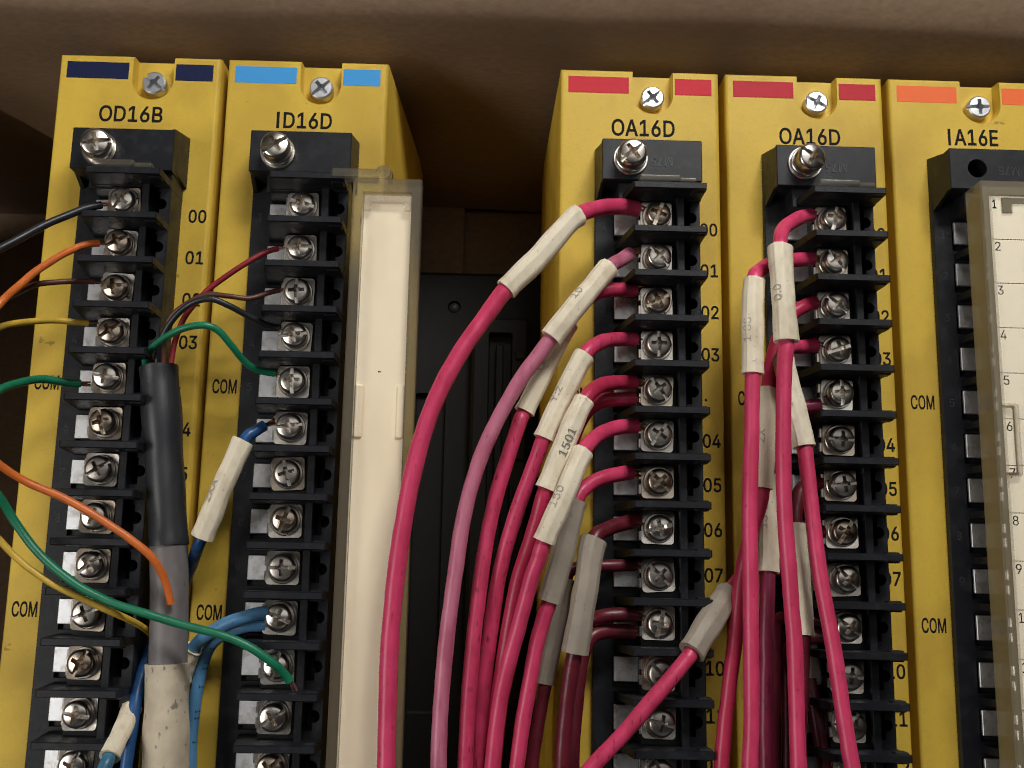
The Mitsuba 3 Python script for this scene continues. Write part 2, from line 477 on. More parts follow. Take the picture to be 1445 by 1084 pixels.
pm = to_tm(plate)
pm.vertices = dish(np.array(pm.vertices))
CLAMPS = [shape(pm, m, 30) for m in ('nickel', 'nickel', 'nickel_dull', 'nickel_brown')]
LIP = shape(join([cbox(-0.32, 0.32, -2.3, -0.45, 0, 0.7, 0.1), cbox(-0.32, 0.32, 0.45, 2.3, 0, 0.7, 0.1)]), 'nickel', 30)
CONTACT = shape(cbox(-2.4, 2.4, -2.35, 2.35, 0, 0.7, 0.12), 'tinned_plate', 30)
BIG_SCREW = shape(cross_screw(2.85, 2.9, 0.3, 0.9, 1.9), 'nickel', 30)
BIG_SPRING = shape(lathe([(2.95, 0), (3.05, 0.15), (3.05, 0.75), (2.9, 0.85), (1.4, 0.85)]) - box(0, 4, -0.25, 0.25, -1, 2), 'nickel', 30)
BIG_WASHER = shape(lathe([(3.35, 0), (3.45, 0.12), (3.45, 0.5), (3.35, 0.62), (1.4, 0.62)]), 'nickel', 30)
MOUNT_SCREW = shape(cross_screw(2.45, 2.3, 0.05, 0.8, 1.75, True), 'zinc', 30)
fin = prism_xz([(16.3, 0.5), (11.9, 1.4), (12.6, 6.0), (14.0, 14.8), (14.3, 15.1), (28.0, 15.1), (28.25, 14.85), (28.25, 6.9), (24.0, 5.0)], -0.68, 0.68)
fin = fin ^ Manifold.batch_hull([box(0, 40, -0.68, 0.68, -2, 14.8), box(0, 40, -0.48, 0.48, -2, 15.2)])
fin = fin + cbox(25.6, 28.1, -1.0, 1.0, 11.5, 13.9, 0.2)
FIN = shape(fin, 'black_plastic', 30)


def body_mesh(left, right):
    """Module housing: drafted sides, rounded long edges, rounded top end, U-shaped pocket for the mounting screw."""
    D = 60.0
    prof = [(left, -D), (right, -D)] + arc(34.35 - 1.2, -1.2, 1.2, 8, 90, 5) + arc(0.75 + 0.7, -0.7, 0.7, 90, 172, 4)
    m = prism_xz(prof, -260, 0)
    end = [(-260, -D), (0.6, -D)] + arc(-0.7, -0.7, 0.7, 6, 90, 4) + [(-260, 0)]
    m = m ^ prism_yz(end, -10, 50)
    pocket = CrossSection([[(16.2, 3), (16.2, -5.4)] + arc(20.25, -5.4, 4.05, 180, 360, 20) + [(24.3, -5.4), (24.3, 3)]])
    pocket = Manifold.batch_hull([Manifold.extrude(pocket.offset(0.0, m3.JoinType.Round, 2.0, 16), 0.05).translate([0, 0, -3.0]), Manifold.extrude(pocket.offset(0.25, m3.JoinType.Round, 2.0, 16), 0.05).translate([0, 0, 0.3])])
    return m - pocket


def block_mesh(rows, hole=False, dy=0.0):
    y1 = ROW0 + ROWP / 2 + 0.2
    y0 = ROW0 - (rows - 0.5) * ROWP
    m = cbox(8.6, 28.6, -28.3 + dy, -19.7 + dy, -0.2, 9.2, 0.15)
    m = m + Manifold.batch_hull([box(8.0, 9.0, y1, -18.2, -0.2, 0.4), box(8.6, 9.2, -27.8, -19.8, -0.2, 8.0)])
    m = m + Manifold.batch_hull([box(28.0, 29.0, -29.0, -18.2, -0.2, 0.4), box(28.0, 28.55, -27.8, -19.8, -0.2, 8.6)])
    m = m + cbox(12.0, 28.3, -32.2, -28.0, -0.2, 7.6, 0.15)                       # step below the head
    m = m + cbox(13.4, 28.35, -31.9, -30.2, -0.2, 8.9, 0.15)
    m = m + cbox(7.95, 17.0, y0, y1 + 3, -0.2, 1.55, 0.15)                       # wire entry floor
    m = m + box(16.35, 25.0, y0, y1, -0.2, 6.9)                                  # screw platform
    m = m + cbox(23.35, 24.85, y0, y1, -0.2, 9.75, 0.15)                         # long rib
    m = m + cbox(24.7, 28.3, y0, y1, -0.2, 7.7, 0.15)                            # right shelf
    if hole:
        m = m - cyl(14.2, -23.9 + dy, 1.0, 12, 1.95)
    for k in range(rows):
        y = ROW0 - k * ROWP
        m = m - cyl(26.55, y, 0.8, 12, 1.12, n=20)
        m = m - box(24.86, 26.3, y - 2.5, y + 2.5, 3.2, 12)
        m = m - box(11.7, 16.34, y - 3.35, y + 2.6, 0.5, 5)
        m = m - box(16.2, 17.0, y - 2.2, y + 2.2, 5.6, 7.2)
    return m


MODULES = [
    dict(slot=0, dy=-0.45, bdy=-0.7, name='OD16B', tx=(9.8, 22.9), ty=(-14.8, -11.2), sticker='sticker_navy', left=-0.2, right=35.0, rot=-38, big=(12, (6, 10)),
         label='yellow module marked OD16B with two navy stickers'),
    dict(slot=1, dy=0.0, bdy=-0.5, name='ID16D', tx=(11.5, 23.0), ty=(-15.2, -11.6), sticker='sticker_sky', left=0.1, right=38.2, rot=40, big=(35, (0, 5)),
         label='yellow module marked ID16D with pale blue stickers and an open clear cover'),
    dict(slot=3, dy=0.35, bdy=0.2, name='OA16D', tx=(11.5, 24.8), ty=(-14.8, -11.0), sticker='sticker_red', left=0.0, right=35.0, rot=38, big=(38, (0, 0)),
         label='yellow module marked OA16D beside the empty slot, hung with red wires'),
    dict(slot=4, dy=0.05, bdy=0.3, name='OA16D', tx=(11.9, 24.8), ty=(-15.6, -11.9), sticker='sticker_darkred', left=0.0, right=35.0, rot=-28, big=(-35, (-5, 9)),
         label='yellow module marked OA16D next to the module with orange stickers'),
    dict(slot=5, dy=0.35, bdy=0, name='IA16E', tx=(12.8, 23.5), ty=(-14.8, -11.1), sticker='sticker_orange', left=0.0, right=35.0, rot=2, big=None,
         label='yellow module marked IA16E with orange stickers and a numbered card under clear plastic'),
]
ROWS = 14
right_text = ['00', '01', '02', '03', '.', '04', '05', '06', '07', '.', '10', '11', '12', '13']
angles = np.random.default_rng(5)

for md in MODULES:
    X = md['slot'] * PITCH
    key = numbered('control_module')
    md['key'] = key
    labels[key] = {'label': md['label'], 'category': 'control module', 'group': 'yellow control modules side by side on the rack'}
    add(key + '__housing', body_mesh(md['left'], md['right']).translate([X, 0, 0]), 'yellow_plastic', 30)
    for x0, x1 in ((2.3, 15.15), (24.9, 32.7)):
        add(key + '__color_sticker', cbox(X + x0, X + x1, -5.3, -1.6, -0.05, 0.07, 0.03), md['sticker'], False)
    put(key + '__mounting_screw', MOUNT_SCREW, X + 20.3, -5.6, -2.75, md['rot'])
    add(key + '__lettering', lettering(md['name'], X + md['tx'][0], X + md['tx'][1], *md['ty'], -0.03, bold=True), 'ink', False)
    for k in range(ROWS):
        y = ROW0 - k * ROWP
        t = right_text[k]
        if md['slot'] == 1 and k not in (0,):
            continue
        if t == '.':
            add(key + '__dot', cyl(X + 30.6, y - 0.3, -0.03, 0.04, 0.28, n=12), 'ink', False)
        else:
            add(key + '__lettering', lettering(t, X + 29.85, X + 33.45, y - 1.15, y + 1.7, -0.03, bold=True), 'ink', False)
    for k in (4, 9):
        y = ROW0 - k * ROWP
        add(key + '__lettering', lettering('COM', X + 2.1, X + 6.9, y - 1.2, y + 1.75, -0.03, bold=True), 'ink', False)
    # terminal block
    tb = key + '__terminal_block'
    add(tb, block_mesh(ROWS, md['slot'] == 5, md['dy']).translate([X, 0, 0]), 'black_plastic', 30)
    if md['slot'] >= 3:
        add(tb + '__raised_mark', lettering('M75', X + 18.4, X + 22.6, -25.3 + md['dy'], -23.4 + md['dy'], 9.15, 0.2, flip=True), 'worn_black', False)
    for k in range(ROWS + 1):
        put(tb + '__divider', FIN, X, ROW0 + ROWP / 2 - k * ROWP - 0.35, 0)
    for k in range(ROWS):
        y = ROW0 - k * ROWP
        put(key + '__contact_plate', CONTACT, X + 14.2, y + 0.1, 1.85)
        if md['slot'] == 5 and False:
            continue
        a = angles.uniform(-90, 90)
        s = put(key + '__terminal_screw', SCREWS[angles.integers(4)], X + 19.55 + angles.uniform(-0.12, 0.12), y + 0.05 + angles.uniform(-0.12, 0.12), 8.35 + angles.uniform(-0.1, 0.35), a, (angles.uniform(-2, 2), angles.uniform(-2, 2)))
        put(s + '__spring_washer', SPRING, X + 19.55, y + 0.05, 7.78, angles.uniform(0, 360))
        c = put(key + '__clamp_plate', CLAMPS[angles.integers(4)], X + 19.5, y + angles.uniform(-0.15, 0.15), 6.92, angles.uniform(-3, 3))
        put(c + '__lip', LIP, X + 16.3, y, 6.6)
    if md['big']:
        a, tilt = md['big']
        s = put(key + '__block_screw', BIG_SCREW, X + 14.2, -23.9 + md['bdy'], 10.6, a, tilt)
        put(s + '__spring_washer', BIG_SPRING, X + 14.2, -23.9 + md['bdy'], 9.75, 40)
        put(s + '__flat_washer', BIG_WASHER, X + 14.2, -23.9 + md['bdy'], 9.15, 0)
    # small digits moulded into the wire entry floor
    for k in range(1, 10):
        y = ROW0 - (k - 1) * ROWP
        add(tb + '__raised_digit', lettering(str(k), X + 9.3, X + 10.3, y - 0.8, y + 0.8, 1.5, 0.16), 'worn_black', False)
    # clear hinge stub on the step under the head
    if md['slot'] in (0, 3, 4):
        add(key + '__hinge_stub', rbox(X + 15.2, X + 23.2, -30.25, -28.9, 12.9, 15.3, 0.4) + rbox(X + 21.6, X + 26.4, -30.25, -29.2, 12.4, 14.6, 0.3), 'smoky_clear', 30)

# ---- open cover of the ID16D module: a tray hinged on its right side
k1 = MODULES[1]['key']
X = PITCH
cv = k1 + '__open_cover'
xa, xb, ya, yb, z0, z1 = X + 30.3, X + 43.4, -200.0, -31.8, 12.6, 16.4
tray = cbox(xa, xb, ya, yb, z0, z1, 0.25) - box(xa + 1.9, xb - 1.9, ya + 2, yb - 2.7, z0 + 1.0, z1 + 1)
tray = tray + cbox(xa - 4.4, xa + 7.2, yb + 0.2, yb + 2.2, z0 + 0.2, z1 - 0.8, 0.3) + cyl(xa + 5.6, yb + 1.2, z0 + 0.3, z1 + 0.1, 1.4)
add(cv, tray, 'smoky_clear', 30)
card = cbox(xa + 1.95, xb - 1.95, ya + 3, yb - 2.75, z0 + 1.05, z0 + 1.5, 0.05)
add(cv + '__label_card', card, 'cream_card', 30)
tab = cbox(xa + 2.0, xb - 2.0, yb - 6.2, yb - 2.8, z1 - 1.4, z1 - 0.6, 0.15) - rbox(xa + 3.4, xb - 3.3, yb - 9, yb - 4.6, z1 - 3, z1 + 1, 0.4)
add(cv + '__retaining_tab', tab, 'yellowed_clear', 30)
for x0, x1 in ((xa + 1.95, xa + 3.5), (xb - 3.5, xb - 1.95)):
    add(cv + '__clip', rbox(x0, x1, -81.5, -71.5, z0 + 1.3, z0 + 2.1, 0.38), 'cream_card', 30)
add(cv + '__pencil_mark', lettering('-', xa + 6.0, xa + 6.5, -69.1, -68.85, z0 + 1.47), 'ink', False)

# ---- closed cover of the IA16E module with its numbered card
k5 = MODULES[4]['key']
X = 5 * PITCH
cc = k5 + '__clear_cover'
xa, xb, ya, yb, z1 = X + 11.1, X + 31.5, -200.0, -28.8, 16.2
shell = cbox(xa, xb, ya, yb, 9.6, z1, 0.3) - box(xa + 0.8, xb - 0.8, ya + 1, yb - 1.0, 8, z1 - 0.9)
shell = shell - box(xa + 1.95, xb - 1.95, ya + 2, yb - 2.9, 8, z1 + 1)
shell = shell + (cbox(xa + 0.3, xa + 2.0, ya, yb - 4, z1 - 0.1, z1 + 0.25, 0.1))
add(cc, shell, 'yellowed_clear', 30)
add(cc + '__number_card', cbox(xa + 1.3, xb - 1.3, ya + 2, yb - 2.4, z1 - 1.08, z1 - 0.92, 0.03), 'white_card', 30)
for n in range(1, 17):
    yt = -40.4 - (n - 2) * 8.74 if n > 1 else -31.9
    if n > 1:
        add(cc + '__printed_line', box(xa + 2.0, xb - 2.0, yt - 0.07, yt + 0.07, z1 - 0.97, z1 - 0.89), 'ink', False)
    add(cc + '__lettering', lettering(str(n), xa + 2.6, xa + 3.7 + (0.9 if n > 9 else -0.3 if n == 1 else 0), yt - 2.3, yt - 0.5, z1 - 0.97, 0.09, bold=n == 1), 'ink', False)
clip = rbox(xa + 1.6, xa + 4.6, -86.2, -72.6, z1 - 0.9, z1 + 0.6, 0.5) - rbox(xa + 0.9, xa + 3.9, -85.5, -73.3, z1 - 2, z1 + 2, 0.4)
add(cc + '__catch', clip, 'yellowed_clear', 30)
tab = cbox(xa + 4.3, xb - 2.0, yb - 6.4, yb - 3.2, z1 - 0.9, z1 - 0.3, 0.1) - rbox(xa + 6.3, xb - 5.0, yb - 9, yb - 4.4, z1 - 3, z1 + 1, 0.4)
add(cc + '__retaining_tab', tab, 'yellowed_clear', 30)

# ------------------------------------------------------------------ wires: (name, label, group, colour, radius, path in mm, sleeves (from, to, radius, marks), bare start, bare end)
WIRES = [
    ('red_wire', 'leftmost red wire, arching from terminal 00 of left OA16D module over the open clear cover', 'red wires screwed to the left OA16D module', 'red', 1.6, [(122.11, -33.52, 7.0), (117.8, -33.79, 9.5), (112.83, -35.68, 14.0), (107.98, -38.79, 18.0), (104.57, -42.87, 19.5), (99.98, -48.65, 20.5), (94.72, -54.46, 21.0), (91.7, -58.81, 21.0), (86.76, -66.43, 21.5), (82.35, -75.68, 22.0), (79.76, -84.62, 22.0), (77.89, -95.25, 22.0), (76.78, -105.04, 22.0), (76.17, -114.64, 22.0), (76.06, -124.05, 22.0), (76.26, -138.07, 22.0), (76.23, -143.26, 22.0)],
     [(3.0, 6.0, 2.0, '')], 1.6, 0),
    ('red_wire', 'faded pinkish purple wire with bare copper strands at terminal 01 of left OA16D module', 'red wires screwed to the left OA16D module', 'pinkred', 1.4, [(121.66, -41.64, 7.0), (119.75, -42.75, 8.5), (117.33, -44.88, 11.0), (114.12, -48.14, 15.0), (110.13, -53.52, 17.5), (106.12, -58.9, 18.5), (103.28, -62.72, 18.5), (101.36, -65.44, 18.5), (96.68, -72.55, 18.5), (91.37, -83.45, 18.5), (88.46, -94.07, 18.5), (86.77, -105.81, 18.5), (85.61, -117.41, 18.5), (84.97, -128.74, 18.5), (84.91, -138.54, 18.5), (84.95, -143.83, 18.5)],
     [(3.0, 6.0, 1.98, '10')], 3.6, 0),
    ('red_wire', 'red wire from left OA16D terminal 02, its white sleeve mostly behind the faded pink wire', 'red wires screwed to the left OA16D module', 'red_scuffed', 1.4, [(122.05, -49.92, 7.0), (116.76, -50.61, 9.0), (112.44, -51.84, 10.5), (108.81, -55.15, 11.5), (105.53, -61.04, 12.5), (102.35, -68.11, 13.2), (98.73, -75.79, 13.5), (97.45, -79.08, 14.0), (93.54, -92.94, 14.5), (91.39, -105.72, 15.0), (90.28, -117.52, 15.3), (89.58, -129.02, 15.5), (89.35, -138.99, 15.5), (89.37, -144.37, 15.5)],
     [(3.6, 6.0, 1.75, 'Y2.')], 1.6, 0),
    ('red_wire', 'red wire from left OA16D terminal 03, cream sleeve just left of the one marked 1501', 'red wires screwed to the left OA16D module', 'red_scuffed', 1.4, [(122.02, -60.09, 7.0), (116.64, -60.76, 10.0), (112.71, -62.32, 13.5), (109.55, -65.38, 16.0), (105.88, -72.8, 16.6), (102.2, -81.16, 16.6), (100.97, -84.66, 16.2), (97.7, -94.15, 14.6), (94.72, -105.4, 13.0), (93.07, -117.65, 12.3), (92.2, -129.4, 12.0), (91.93, -139.55, 12.0), (91.94, -145.03, 12.0)],
     [(3.0, 5.0, 1.82, 'Y:2')], 1.6, 0),
    ('red_wire', 'red wire with cream sleeve marked 1501, upper of two on one left OA16D screw', 'red wires screwed to the left OA16D module', 'red_deep', 1.4, [(121.84, -68.74, 8.0), (116.52, -69.41, 11.0), (112.59, -70.9, 15.0), (109.38, -74.35, 18.5), (105.82, -82.47, 20.4), (102.5, -90.65, 20.4), (101.67, -93.4, 20.0), (100.22, -99.34, 18.0), (98.04, -106.85, 15.0), (96.59, -115.67, 13.2), (95.25, -124.39, 12.6), (94.05, -133.02, 12.0), (93.57, -139.61, 11.5), (93.57, -145.1, 11.5)],
     [(3.0, 5.0, 1.85, '1501')], 1.6, 0),
    ('red_wire', 'sleeveless red wire just under the wire marked 1501, diving behind cream sleeves', 'red wires screwed to the left OA16D module', 'red_deep', 1.36, [(122.05, -71.68, 6.5), (116.96, -72.1, 7.5), (113.35, -72.82, 8.0), (110.13, -75.85, 7.5), (106.98, -84.06, 7.0), (103.62, -94.88, 6.5), (100.19, -108.16, 6.5), (97.35, -119.84, 6.5), (95.46, -130.0, 6.5), (94.51, -140.45, 6.5), (94.38, -146.09, 6.5)],
     [], 1.6, 0),
    ('red_wire', 'red wire from left OA16D terminal 04, cream sleeve right of the one marked 1501', 'red wires screwed to the left OA16D module', 'red', 1.4, [(121.81, -77.17, 8.0), (116.94, -77.97, 11.0), (112.44, -80.01, 15.5), (108.94, -84.15, 21.2), (105.69, -91.55, 23.3), (102.24, -100.07, 22.8), (101.33, -103.12, 22.0), (99.96, -107.03, 21.0), (97.94, -115.36, 19.0), (96.13, -122.72, 17.5), (94.93, -129.42, 16.5), (94.03, -138.92, 15.5), (93.91, -144.41, 15.0)],
     [(3.0, 5.0, 1.82, '150')], 1.6, 0),
    ('red_wire', 'red wire from left OA16D terminal 05, grey sleeve tucked behind a cream one', 'red wires screwed to the left OA16D module', 'red', 1.4, [(121.86, -85.97, 7.5), (119.68, -86.11, 8.5), (114.43, -87.48, 12.0), (110.68, -89.31, 14.0), (108.22, -92.45, 15.5), (106.28, -100.43, 16.6), (103.63, -110.35, 16.2), (102.79, -112.96, 16.0), (101.5, -118.17, 15.5), (99.69, -128.95, 14.8), (98.38, -139.07, 14.3), (98.12, -144.55, 14.0)],
     [(4.0, 6.0, 2.0, '')], 2.6, 0),
    ('red_wire', 'dark red wire from left OA16D terminal 06 with a wide brownish grey sleeve', 'red wires screwed to the left OA16D module', 'darkred', 1.4, [(121.75, -95.0, 8.0), (118.33, -95.72, 10.5), (114.47, -97.08, 13.0), (111.62, -99.41, 15.5), (109.95, -108.84, 17.5), (108.19, -118.93, 17.0), (107.63, -122.01, 16.5), (106.89, -128.75, 15.5), (106.32, -138.92, 14.5), (106.17, -144.44, 14.0)],
     [(3.0, 5.0, 2.2, '')], 1.6, 0),
    ('red_wire', 'dark red wire from left OA16D terminal 07 with a thin grey sleeve behind the others', 'red wires screwed to the left OA16D module', 'darkred', 1.2, [(121.87, -103.43, 7.0), (116.87, -103.67, 8.5), (113.23, -103.88, 9.0), (109.29, -104.34, 8.8), (107.17, -106.2, 9.0), (105.55, -115.08, 9.2), (103.57, -125.17, 9.5), (103.09, -127.67, 9.5), (102.14, -133.24, 9.5), (101.22, -139.85, 9.5), (101.05, -145.4, 9.5)],
     [(4.0, 6.0, 1.55, '')], 1.6, 0),
    ('red_wire', 'upper red wire of the pair just below terminal 07 of left OA16D module', 'red wires screwed to the left OA16D module', 'darkred', 1.36, [(121.62, -112.65, 8.5), (116.75, -112.7, 9.5), (113.35, -113.14, 9.5), (110.88, -114.66, 8.0), (109.52, -120.31, 6.0), (108.98, -129.91, 5.5), (108.98, -140.5, 5.0), (109.03, -146.18, 5.0)],
     [], 1.6, 0),
    ('red_wire', 'lower red wire of the pair just below terminal 07 of left OA16D module', 'red wires screwed to the left OA16D module', 'darkred', 1.36, [(121.9, -115.95, 6.5), (117.0, -115.73, 7.5), (113.99, -115.73, 8.5), (111.54, -116.99, 9.5), (109.96, -121.27, 10.0), (108.99, -129.37, 10.0), (108.18, -139.66, 10.0), (107.98, -145.21, 10.0)],
     [], 1.6, 0),
    ('red_wire', 'red wire from terminal 00 of right OA16D module with wide cream sleeve marked 0.0', 'red wires screwed to the right OA16D module', 'red', 1.4, [(156.79, -33.62, 7.5), (152.27, -35.7, 11.0), (147.67, -39.83, 16.0), (145.89, -44.79, 19.5), (145.76, -53.95, 21.0), (146.03, -63.01, 21.5), (145.66, -66.71, 21.5), (145.19, -74.54, 21.5), (144.89, -91.07, 21.0), (145.65, -105.2, 20.5), (146.18, -117.33, 20.5), (146.25, -127.54, 20.5), (146.33, -137.32, 20.5), (146.29, -142.6, 20.5)],
     [(3.0, 5.0, 2.1, '0.0')], 1.6, 0),
    ('red_wire', 'red wire from terminal 01 of right OA16D module, its cream sleeve nearest the module edge', 'red wires screwed to the right OA16D module', 'red', 1.4, [(156.78, -42.76, 7.5), (152.04, -43.94, 10.0), (146.43, -45.57, 13.0), (142.71, -48.1, 15.5), (141.34, -50.51, 17.5), (140.75, -59.51, 18.5), (140.55, -68.62, 18.5), (140.33, -72.85, 18.5), (139.66, -85.88, 18.5), (139.26, -98.59, 18.5), (139.12, -111.0, 18.5), (139.1, -117.58, 18.5), (138.88, -127.89, 18.5), (138.42, -137.78, 18.5), (138.31, -143.11, 18.5)],
     [(4.0, 6.0, 1.95, '1 8S')], 1.6, 0),
    ('red_wire', 'red wire from right OA16D terminal 02, narrow cream sleeve between the two front wires', 'red wires screwed to the right OA16D module', 'red_deep', 1.36, [(157.05, -51.61, 7.5), (153.74, -52.81, 9.0), (150.32, -55.28, 10.0), (147.76, -59.81, 9.8), (146.04, -65.76, 10.0), (145.21, -70.01, 11.2), (144.22, -79.85, 12.5), (143.12, -89.23, 13.3), (142.5, -92.13, 13.4), (140.85, -97.73, 13.2), (138.86, -105.47, 13.2), (137.28, -117.94, 13.4), (135.79, -128.54, 13.5), (134.61, -138.68, 13.5), (134.02, -144.16, 13.5)],
     [(5.0, 7.0, 1.75, '2X')], 1.6, 0),
    ('red_wire', 'red wire from right OA16D terminal 03, running outermost down over its screws', 'red wires screwed to the right OA16D module', 'red', 1.4, [(157.2, -60.09, 7.0), (152.93, -61.05, 9.0), (149.28, -62.07, 12.0), (147.56, -64.73, 14.0), (148.92, -72.87, 15.0), (150.2, -81.67, 16.5), (150.45, -85.5, 17.0), (151.18, -97.71, 18.0), (151.91, -105.83, 18.5), (153.5, -117.3, 19.0), (154.65, -127.55, 19.3), (155.93, -137.36, 19.5), (156.58, -142.66, 19.5)],
     [(3.0, 5.0, 1.95, '10')], 1.6, 0),
    ('red_wire', 'purplish red wire hanging below the lowest full cream sleeve of right OA16D module', 'red wires screwed to the right OA16D module', 'purplered', 1.4, [(157.91, -72.19, 7.0), (154.69, -72.48, 7.5), (150.66, -73.47, 7.0), (147.95, -76.79, 6.5), (146.82, -83.21, 7.0), (146.07, -86.32, 8.0), (145.17, -95.53, 9.5), (144.55, -104.46, 10.5), (144.19, -108.58, 11.0), (143.57, -117.96, 11.5), (143.31, -128.66, 11.5), (143.06, -138.91, 11.5), (142.93, -144.43, 11.5)],
     [(5.0, 7.0, 1.9, '13')], 1.6, 0),
    ('red_wire', 'dark red wire from right OA16D terminal 05, sleeve a cream sliver beside the front wire', 'red wires screwed to the right OA16D module', 'darkred', 1.36, [(157.38, -87.35, 7.0), (154.06, -87.64, 8.0), (151.69, -88.94, 8.5), (150.65, -91.94, 9.0), (150.18, -95.45, 9.8), (150.03, -105.9, 11.5), (150.23, -115.53, 12.5), (149.97, -119.78, 12.5), (149.33, -128.44, 12.5), (148.51, -138.66, 12.5), (148.22, -144.16, 12.5)],
     [(4.0, 6.0, 1.9, '')], 1.6, 0),
    ('red_wire', 'dark red wire with shaded grey sleeve under the outermost wire of right OA16D module', 'red wires screwed to the right OA16D module', 'darkred', 1.28, [(157.77, -96.48, 6.5), (154.49, -96.85, 7.4), (152.21, -98.5, 7.6), (151.62, -103.27, 7.3), (153.03, -113.83, 4.2), (153.36, -123.88, 5.2), (153.6, -127.27, 5.8), (154.26, -132.86, 6.5), (155.19, -139.5, 7.0), (155.91, -145.15, 7.0)],
     [(3.0, 5.0, 1.9, '')], 1.6, 0),
    ('red_wire', 'upper glossy dark red wire of the pair just below terminal 07 of right OA16D module', 'red wires screwed to the right OA16D module', 'darkred', 1.3, [(158.84, -113.04, 8.0), (154.04, -113.13, 8.0), (149.42, -112.73, 7.0), (147.4, -113.74, 5.5), (146.96, -120.44, 4.5), (146.6, -129.44, 4.5), (146.33, -140.05, 4.5), (146.18, -145.78, 4.5)],
     [], 1.6, 0),
    ('red_wire', 'lower glossy dark red wire of the pair just below terminal 07 of right OA16D module', 'red wires screwed to the right OA16D module', 'darkred', 1.3, [(159.07, -115.93, 7.0), (153.95, -116.09, 8.0), (150.11, -117.09, 7.4), (149.13, -119.0, 6.0), (149.45, -123.02, 4.0), (149.3, -133.28, 4.0), (149.11, -140.1, 4.0), (148.95, -145.84, 4.0)],
     [], 1.6, 0),
    ('red_wire', 'red wire slanting across lower screws of left OA16D module, below a grey sleeve', 'red wires screwed to the right OA16D module', 'red_scuffed', 1.4, [(157.85, -105.12, 7.0), (154.97, -104.78, 5.0), (151.32, -104.05, 3.6), (145.91, -103.34, 3.4), (142.27, -104.22, 4.2), (137.07, -108.47, 10.0), (132.28, -113.7, 15.5), (128.59, -118.6, 18.5), (127.2, -120.26, 19.2), (123.19, -124.66, 20.0), (117.59, -130.79, 20.5), (111.54, -137.13, 20.5), (107.4, -141.86, 20.0)],
     [(5.0, 7.0, 2.3, '')], 1.6, 0),
    ('blue_wire', 'blue wire with long cream sleeve at the middle of the ID16D terminal strip', 'blue wires at the module marked ID16D', 'blue', 1.1, [(51.9, -77.57, 7.5), (50.26, -78.43, 8.5), (48.27, -80.03, 10.0), (46.51, -82.21, 11.0), (43.49, -90.38, 11.5), (39.87, -100.01, 10.5), (38.32, -102.83, 8.3), (36.59, -105.69, 5.0), (34.0, -110.76, 2.0), (31.16, -116.69, 2.6), (29.6, -121.84, 3.5), (29.29, -126.09, 6.0), (29.19, -131.23, 8.0), (28.93, -140.96, 9.0), (28.64, -146.48, 9.0)],
     [(3.0, 5.0, 1.95, '2XA')], 2.8, 0),
    ('blue_wire', 'upper light blue wire of the pair on one ID16D screw, going behind the cable', 'blue wires at the module marked ID16D', 'lightblue', 1.2, [(54.06, -113.36, 8.0), (51.76, -113.35, 9.5), (48.55, -114.13, 10.5), (44.21, -116.01, 9.5), (40.13, -118.49, 7.0), (37.49, -121.72, 5.0), (35.96, -126.26, 3.0), (35.48, -132.7, 2.4), (35.66, -141.99, 2.4), (35.95, -147.69, 2.4)],
     [(4.6, 6.0, 1.7, '')], 2.2, 0),
    ('blue_wire', 'lower light blue wire of the ID16D pair, hanging down beside the cable', 'blue wires at the module marked ID16D', 'lightblue', 1.15, [(53.91, -115.73, 6.5), (51.44, -115.74, 7.2), (48.01, -116.04, 7.5), (44.35, -117.3, 6.5), (41.4, -119.64, 4.5), (39.58, -123.64, 3.0), (38.79, -128.81, 2.6), (38.46, -135.15, 2.6), (38.56, -141.92, 2.6), (38.84, -147.61, 2.6)],
     [], 2.2, 0),
    ('blue_wire', 'teal blue wire under a beige sleeve at the bottom beside the last OD16B screw', 'blue wires at the module marked ID16D', 'teal', 1.2, [(31.69, -114.74, 2.2), (29.6, -121.93, 2.2), (28.77, -126.59, 3.4), (28.46, -129.35, 5.0), (28.21, -133.39, 9.5), (28.03, -138.0, 15.5), (27.64, -140.08, 17.0), (26.61, -143.36, 18.0)],
     [(3.4, 5.0, 1.65, '')], 0, 0),
    ('black_wire', 'thin black wire from the top OD16B terminal leaving past the left edge', 'thin coloured wires at the module marked OD16B', 'black', 0.75, [(16.62, -35.17, 7.5), (13.4, -37.04, 10.0), (10.93, -39.11, 12.0), (7.09, -42.65, 15.0), (3.51, -46.78, 18.0), (-0.39, -50.36, 20.0), (-5.16, -53.57, 20.0)],
     [], 1.6, 0),
    ('orange_wire', 'thin orange wire curling back across OD16B screws to a cut end on grey cable', 'thin coloured wires at the module marked OD16B', 'orange', 0.7, [(16.76, -43.32, 7.5), (13.65, -44.49, 10.0), (10.73, -47.35, 13.0), (8.12, -51.67, 17.0), (6.39, -56.21, 21.0), (5.42, -60.32, 25.0), (3.0, -65.97, 27.0), (0.96, -73.97, 28.0), (2.37, -81.3, 28.0), (6.01, -86.19, 27.0), (8.39, -88.96, 25.0), (12.21, -91.54, 22.0), (17.98, -94.02, 20.5), (24.07, -97.3, 19.5), (29.61, -100.99, 18.5), (33.12, -104.1, 17.0), (34.93, -107.78, 15.0), (35.98, -112.01, 13.6)],
     [], 1.6, 0),
    ('brown_wire', 'thin brown wire running left from the third OD16B terminal', 'thin coloured wires at the module marked OD16B', 'brown', 0.55, [(16.62, -51.22, 7.5), (12.97, -51.59, 9.0), (9.76, -52.38, 11.0), (6.45, -53.86, 14.0), (4.52, -56.77, 18.0), (2.31, -59.62, 21.0), (-1.62, -63.36, 22.5), (-5.97, -66.81, 23.0)],
     [], 1.6, 0),
